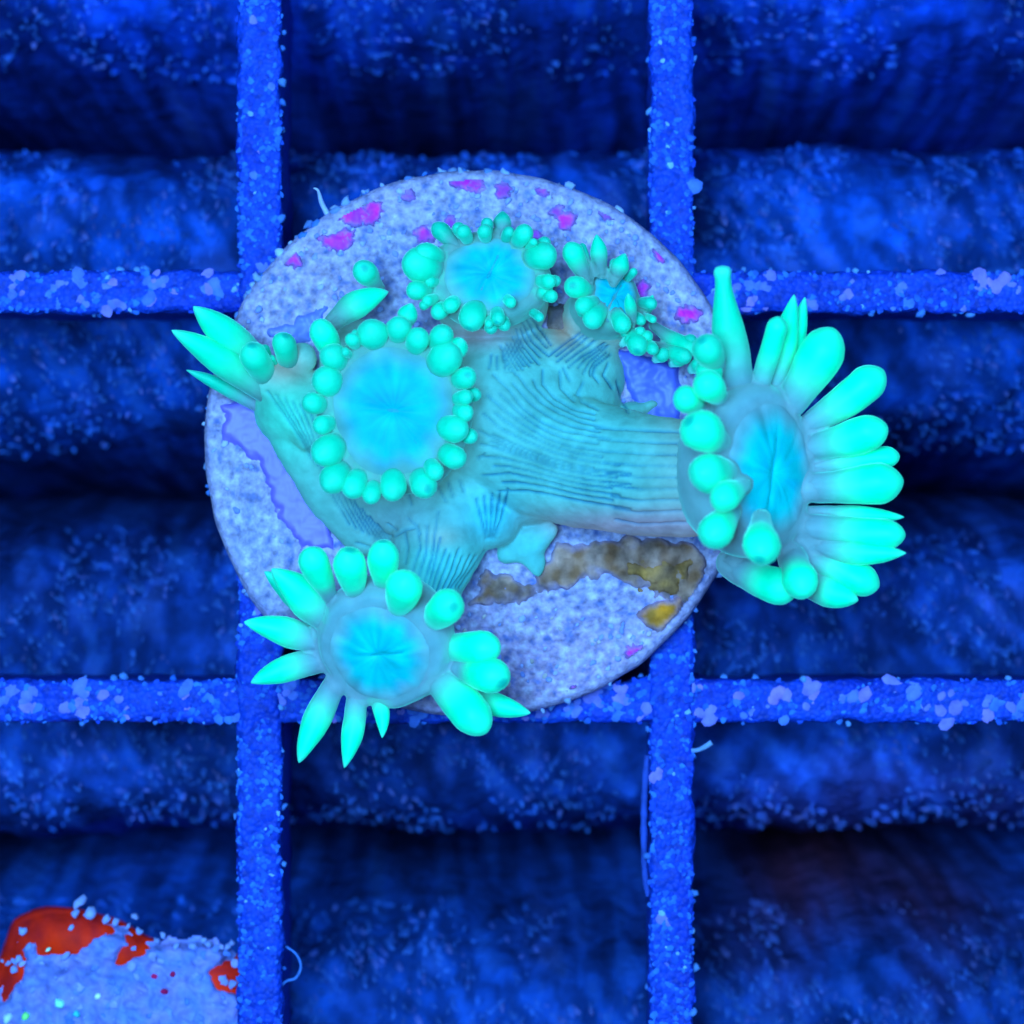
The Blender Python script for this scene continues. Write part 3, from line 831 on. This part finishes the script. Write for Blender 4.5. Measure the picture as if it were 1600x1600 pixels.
# ---- polyp D: chain of bulbs on the stalk side
bd = (0.15, 0.30, 0.37)
for (x, y, rx, ry, a, sp, z, br) in ((1105, 543, 22, 23, VERT, 1, .30, .5), (1106, 597, 22, 28, VERT, 0, .33, .95), (1072, 621, 19, 24, VERT, 0, .31, .8), (1090, 669, 29, 31, .5, 1, .35, 1.0),
                                     (1100, 740, 28, 30, -.7, 0, .34, .6), (1129, 779, 21, 22, None, 0, .36, .9), (1118, 830, 25, 26, VERT, 0, .35, .7), (1189, 857, 26, 28, .3, 1, .37, 1.0)):
    bulb(pD, 1195, 735, z + .06, x, y, rx, ry, ang=a, spot=sp, bright=br, up=.08, foot=(0.14, 0.33, 0.38), lay=.15)
tentacle(pD, (1112, 620, .33), (1105, 560, .38), 20, 'bulb', bright=.8)
tentacle(pD, (1142, 880, 0.245), (1243, 921, .33), 27, 'bulb', bend=-14, bright=.95, foot=bd, k0=.8)
tentacle(pD, (1237, 870, 0.285), (1258, 928, .36), 26, 'bulb', bright=1, foot=bd, k0=.8)
tentacle(pD, (1247, 900, 0.255), (1341, 938, .30), 24, 'point', bend=-6, bright=1, foot=bd, k0=.85)
tentacle(pD, (1232, 850, 0.265), (1374, 917, .29), 24, 'bulb', bend=-8, bright=1, foot=bd)
tentacle(pD, (1242, 842, 0.265), (1416, 864, .32), 19, 'point', bend=-16, bright=1, foot=bd, k0=.7)
tentacle(pD, (1232, 820, 0.265), (1415, 836, .31), 23, 'bulb', bend=-6, bright=1, foot=bd, k0=.85)
tentacle(pD, (1232, 806, 0.255), (1413, 808, .27), 15, 'point', bend=4, bright=1, foot=bd, k0=.85)
tentacle(pD, (1232, 762, 0.275), (1412, 751, .31), 29, 'bulb', bend=-6, bright=1, foot=bd, k0=.68)
tentacle(pD, (1232, 735, 0.265), (1406, 713, .27), 17, 'bulb', bend=4, bright=1, foot=bd, k0=.7)
tentacle(pD, (1227, 706, 0.265), (1387, 666, .31), 27, 'bulb', bend=-8, bright=1, foot=bd, k0=.55)
tentacle(pD, (1220, 690, 0.265), (1381, 578, .29), 27, 'bulb', bend=-10, bright=1, foot=bd, k0=.5)
tentacle(pD, (1204, 665, 0.285), (1302, 512, .32), 33, 'bulb', bend=-16, bright=1, foot=bd, k0=.58)
tentacle(pD, (1188, 660, 0.255), (1258, 464, .27), 19, 'point', bend=-14, bright=.9, foot=bd, k0=.62)
tentacle(pD, (1178, 660, 0.275), (1241, 460, .30), 21, 'point', bend=-14, bright=1, foot=bd, k0=.72)
tentacle(pD, (1174, 640, 0.295), (1218, 495, .36), 15, 'bulb', bend=-4, bright=.8, foot=bd, k0=.9)
tentacle(pD, (1164, 668, 0.295), (1128, 415, .36), 27, 'knob', bend=10, bright=.55, foot=bd, glow=.12)
# ---- polyp E
for (bx, by, tx, ty, tz, w, sp) in ((530, 975, 481, 860, .36, 22, 0), (560, 970, 540, 864, .38, 24, 1), (595, 965, 598, 850, .38, 22, 1), (610, 990, 635, 902, .40, 26, 0), (655, 1000, 709, 938, .40, 25, 1), (670, 1030, 793, 1060, .34, 26, 1)):
    tentacle(pE, (bx, by, .235), (tx, ty, tz), w, 'bulb', bright=1, k0=.42, spot=sp, foot=(0.14, 0.29, 0.36), bend=random.uniform(-8, 8), g0=.44, g1=.66, gr0=.26)
be = (0.15, 0.29, 0.38)
tentacle(pE, (655, 1005, 0.235), (779, 1013, .33), 25, 'bulb', bend=-4, bright=1, foot=be)
tentacle(pE, (655, 1030, 0.245), (760, 1145, .31), 29, 'bulb', bend=6, bright=1, foot=be, k0=.75)
tentacle(pE, (700, 1070, 0.215), (829, 1114, .26), 19, 'point', bend=-10, bright=.85, foot=be, k0=.7)
tentacle(pE, (574, 1062, 0.225), (597, 1153, .26), 12, 'point', bend=18, bright=1, foot=be, k0=.9)
tentacle(pE, (558, 1050, 0.225), (538, 1200, .25), 17, 'point', bend=12, bright=1, foot=be, k0=.85)
tentacle(pE, (540, 1040, 0.225), (467, 1192, .25), 21, 'point', bend=-8, bright=1, foot=be, k0=.75)
tentacle(pE, (530, 1030, 0.225), (392, 1067, .25), 21, 'point', bend=-14, bright=1, foot=be, k0=.75)
tentacle(pE, (530, 1015, 0.225), (381, 972, .26), 22, 'point', bend=-8, bright=1, foot=be, k0=.7)
tentacle(pE, (535, 1000, 0.235), (424, 889, .30), 28, 'point', bend=-12, bright=1, foot=be, k0=.5)
tentacle(pE, (500, 990, 0.185), (413, 893, .23), 18, 'point', bend=-16, bright=.5, foot=be, k0=.6)
for _p in (pA, pB, pC, pD, pE): crown(_p)
# ---- polyp F
tentacle(pF, (466, 646, .09), (268, 516, .22), 25, 'point', bend=-10, bright=.75, k0=.85)
tentacle(pF, (432, 606, .10), (302, 479, .21), 27, 'point', bend=-8, bright=.75, k0=.75)
tentacle(pF, (440, 656, .08), (291, 578, .14), 12, 'point', bend=-8, bright=.25, k0=.8, foot=(0.17, 0.25, 0.36))
tentacle(pF, (425, 605, .11), (388, 544, .22), 22, 'bulb', bright=.55, spot=True, k0=.8)
tentacle(pF, (455, 580, .11), (440, 526, .20), 18, 'bulb', bright=.5, spot=True, k0=.8)
tentacle(pF, (425, 575, .12), (411, 540, .16), 8, 'bulb', bright=.4)
tentacle(pF, (437, 580, .12), (422, 558, .17), 6, 'bulb', bright=.5)
# ------------------------------------------------------------------ red coral rock in the corner
rk = empty('encrusted_rock', W(190, 1560, -0.45))
tag(rk, 'red rock coated with pale lilac crust in the bottom left corner', 'rock')
RO = [(8, 1490), (25, 1440), (70, 1420), (120, 1424), (185, 1440), (225, 1465), (265, 1480), (330, 1488), (385, 1496), (395, 1560), (400, 1700), (-60, 1700), (-20, 1580)]
def rock_h(x, y):
    b = -0.10 + 0.05 * math.exp(-(((x - 110) / 110) ** 2 + ((y - 1470) / 60) ** 2)) + 0.04 * math.exp(-(((x - 240) / 170) ** 2 + ((y - 1620) / 100) ** 2))
    return b + .008 * fbm(x * .02, y * .02, 3, 3)
def rock_body():
    P = np.array(RO, float); V = []; F = []; C = []
    cx, cy = 180, 1580; NA = 120; rings = [0, .15, .3, .45, .6, .72, .82, .9, .95, .98, 1.0]
    ths = [k * 2 * math.pi / NA for k in range(NA)]
    def ray(th):
        d = np.array((math.cos(th), math.sin(th))); best = 400
        for i in range(len(P)):
            a, b = P[i] - (cx, cy), P[(i + 1) % len(P)] - (cx, cy); e = b - a
            den = d[0] * e[1] - d[1] * e[0]
            if abs(den) < 1e-9: continue
            t = (a[0] * e[1] - a[1] * e[0]) / den; u = (a[0] * d[1] - a[1] * d[0]) / den
            if t > 0 and 0 <= u <= 1: best = min(best, t)
        return best
    R = [ray(t) for t in ths]; R = [(R[k - 1] + 2 * R[k] + R[(k + 1) % NA]) / 4 for k in range(NA)]
    rows = [(r, None) for r in rings] + [(1.02, -.06), (1.03, -.16), (1.0, -.30), (.9, -.42)]
    for (r, dz) in rows:
        for k, th in enumerate(ths):
            x, y = cx + math.cos(th) * R[k] * r, cy + math.sin(th) * R[k] * r
            z = rock_h(x, y) - .035 * float(smooth(.8, 1, r)) ** 2
            if dz is not None: z = z + dz + .01 * nz(x * .03, y * .03, dz * 9)
            V.append(W(x, y, z)); C.append((*lerp((0.80, 0.022, 0.004), (0.36, 0.010, 0.02), float(np.clip(.35 + fbm(x * .03, y * .03, 4, 3) * .9, 0, 1))), .12))
    for i in range(len(rows) - 1):
        for k in range(NA):
            F.append((i * NA + k, i * NA + (k + 1) % NA, (i + 1) * NA + (k + 1) % NA, (i + 1) * NA + k))
    o = mesh_obj('red_body', V, F, M['rock'], colors=C, fix=True); place(o, rk)
rock_body()
LC = (0.22, 0.20, 0.64)
tag(patch('lilac_crust', [(-10, 1580), (30, 1530), (42, 1468), (58, 1470), (62, 1490), (90, 1492), (120, 1488), (140, 1465), (165, 1455), (190, 1458), (205, 1475), (185, 1500), (200, 1500), (228, 1484), (260, 1478), (330, 1476),
                      (352, 1492), (352, 1508), (330, 1522), (340, 1545), (365, 1552), (385, 1570), (392, 1690), (-55, 1690), (-25, 1600)], .010, LC, M['crust'], seed=41, rag=7, zfun=rock_h,
      color2=(0.12, 0.18, 0.62), lump=.008, parent=rk, soft=12), 'pale lilac crust over the red body')
for (x, y, a, b) in ((240, 1525, 9, 6), (270, 1522, 7, 8), (256, 1550, 9, 5)):
    patch('red_pit', [(x + a * math.cos(q), y + b * math.sin(q)) for q in np.linspace(0, 6.28, 8)[:-1]], .016, (0.45, 0.01, 0.10, .05), M['rock'], step=3, rag=2, soft=5, zfun=rock_h, parent=rk, seed=x)
def rock_grains():
    r = random.Random(9); V = []; F = []; C = []
    for k in range(170):
        x = r.uniform(0, 395); y = r.uniform(1410, 1640)
        if y < 1500 and x < 230 and r.random() < .8: continue
        if y < 1480: continue
        q = r.uniform(.003, .009)
        blob(V, F, C, W(x, y, rock_h(x, y) + .010), q, r.uniform(.2, .4), lerp((0.08, 0.16, 0.62), (0.28, 0.28, 0.70), r.random()), rnd=r, irr=.4)
    for (x, y, q) in ((123, 1411, 10), (116, 1428, 7), (140, 1428, 12), (165, 1436, 7), (180, 1440, 6), (211, 1432, 6), (217, 1456, 7), (35, 1455, 7), (245, 1470, 6), (255, 1462, 5), (300, 1478, 7), (318, 1470, 6), (325, 1476, 6), (275, 1480, 6), (45, 1480, 6), (28, 1500, 7), (22, 1515, 6), (110, 1450, 5), (355, 1480, 6), (362, 1474, 5), (200, 1448, 5)):
        blob(V, F, C, W(x, y, rock_h(x, y) + .004), q / 1000, .8, (0.22, 0.27, 0.70), rnd=r, irr=.35)
    for (x, y, q, c) in ((12, 1592, 8, (.6, .75, .8)), (40, 1588, 7, (.25, .8, .25)), (92, 1568, 8, (.3, .8, .7)), (152, 1556, 5, (.7, .8, .8)), (75, 1484, 4, (.6, .8, .7)), (120, 1585, 6, (.05, .5, .6))):
        blob(V, F, C, W(x, y, rock_h(x, y) + .014), q / 1000, .9, c, rnd=r)
    o = mesh_obj('grains', V, F, M['crust'], colors=C); place(o, rk); o['kind'] = 'stuff'
rock_grains()

# ------------------------------------------------------------------ small loose things
def strand(name, pts, r0, r1, color, n=40):
    """tapering tube through points (px, py, z)"""
    P = [W(*p) for p in pts]
    def cat(t):
        t = t * (len(P) - 1); i = min(int(t), len(P) - 2); f = t - i
        p0 = P[max(i - 1, 0)]; p1 = P[i]; p2 = P[i + 1]; p3 = P[min(i + 2, len(P) - 1)]
        return .5 * ((2 * p1) + (p2 - p0) * f + (2 * p0 - 5 * p1 + 4 * p2 - p3) * f * f + (3 * p1 - p0 - 3 * p2 + p3) * f ** 3)
    V = []; F = []; C = []; u = None; S = 8
    for i in range(n + 1):
        t = i / n; c = cat(t); d = (cat(min(1, t + .01)) - cat(max(0, t - .01))).normalized()
        u = d.orthogonal().normalized() if u is None else (u - d * u.dot(d)).normalized(); v = d.cross(u)
        r = (r0 + (r1 - r0) * t) * (1 + .25 * nz(c.x * 60, c.y * 60, 3)) / 1000
        for k in range(S):
            a = k * 2 * math.pi / S; V.append(c + (u * math.cos(a) + v * math.sin(a)) * r); C.append(color)
    for i in range(n):
        for k in range(S):
            F.append((i * S + k, i * S + (k + 1) % S, (i + 1) * S + (k + 1) % S, (i + 1) * S + k))
    F.append(tuple(range(S))); F.append(tuple(n * S + k for k in range(S)))
    return mesh_obj(name, V, F, M['crust'], colors=C, fix=True)
tag(strand('worm_tube', [(516, 342, .04), (503, 318, .06), (497, 298, .085), (490, 294, .09)], 5, 1.2, (0.36, 0.42, 0.74), 16), 'small pale curved worm tube standing off the upper left rim of the plug', 'worm tube')
tag(strand('worm_tube', [(1076, 1172, -.01), (1090, 1172, .0), (1103, 1166, .01), (1112, 1160, .012)], 3, 5, (0.16, 0.28, 0.66), 16), 'short white worm tube poking right from the lower right grid bar', 'worm tube')
tag(strand('algae_strand', [(440, 1475, -.03), (462, 1490, -.02), (470, 1510, -.02), (462, 1528, -.02), (445, 1535, -.02), (430, 1560, -.03), (440, 1590, -.04), (425, 1640, -.05)], 2, 3, (0.04, 0.13, 0.52), 60),
    'looping pale algae strand beside the lower left grid bar', 'algae')
tag(strand('algae_fringe', [(1012, 1180, -.03), (1007, 1240, -.03), (1006, 1310, -.03), (1008, 1370, -.03), (1013, 1400, -.03)], 6, 5, (0.02, 0.06, 0.42), 60),
    'violet algae ridge along the left side of the lower right grid bar', 'algae')
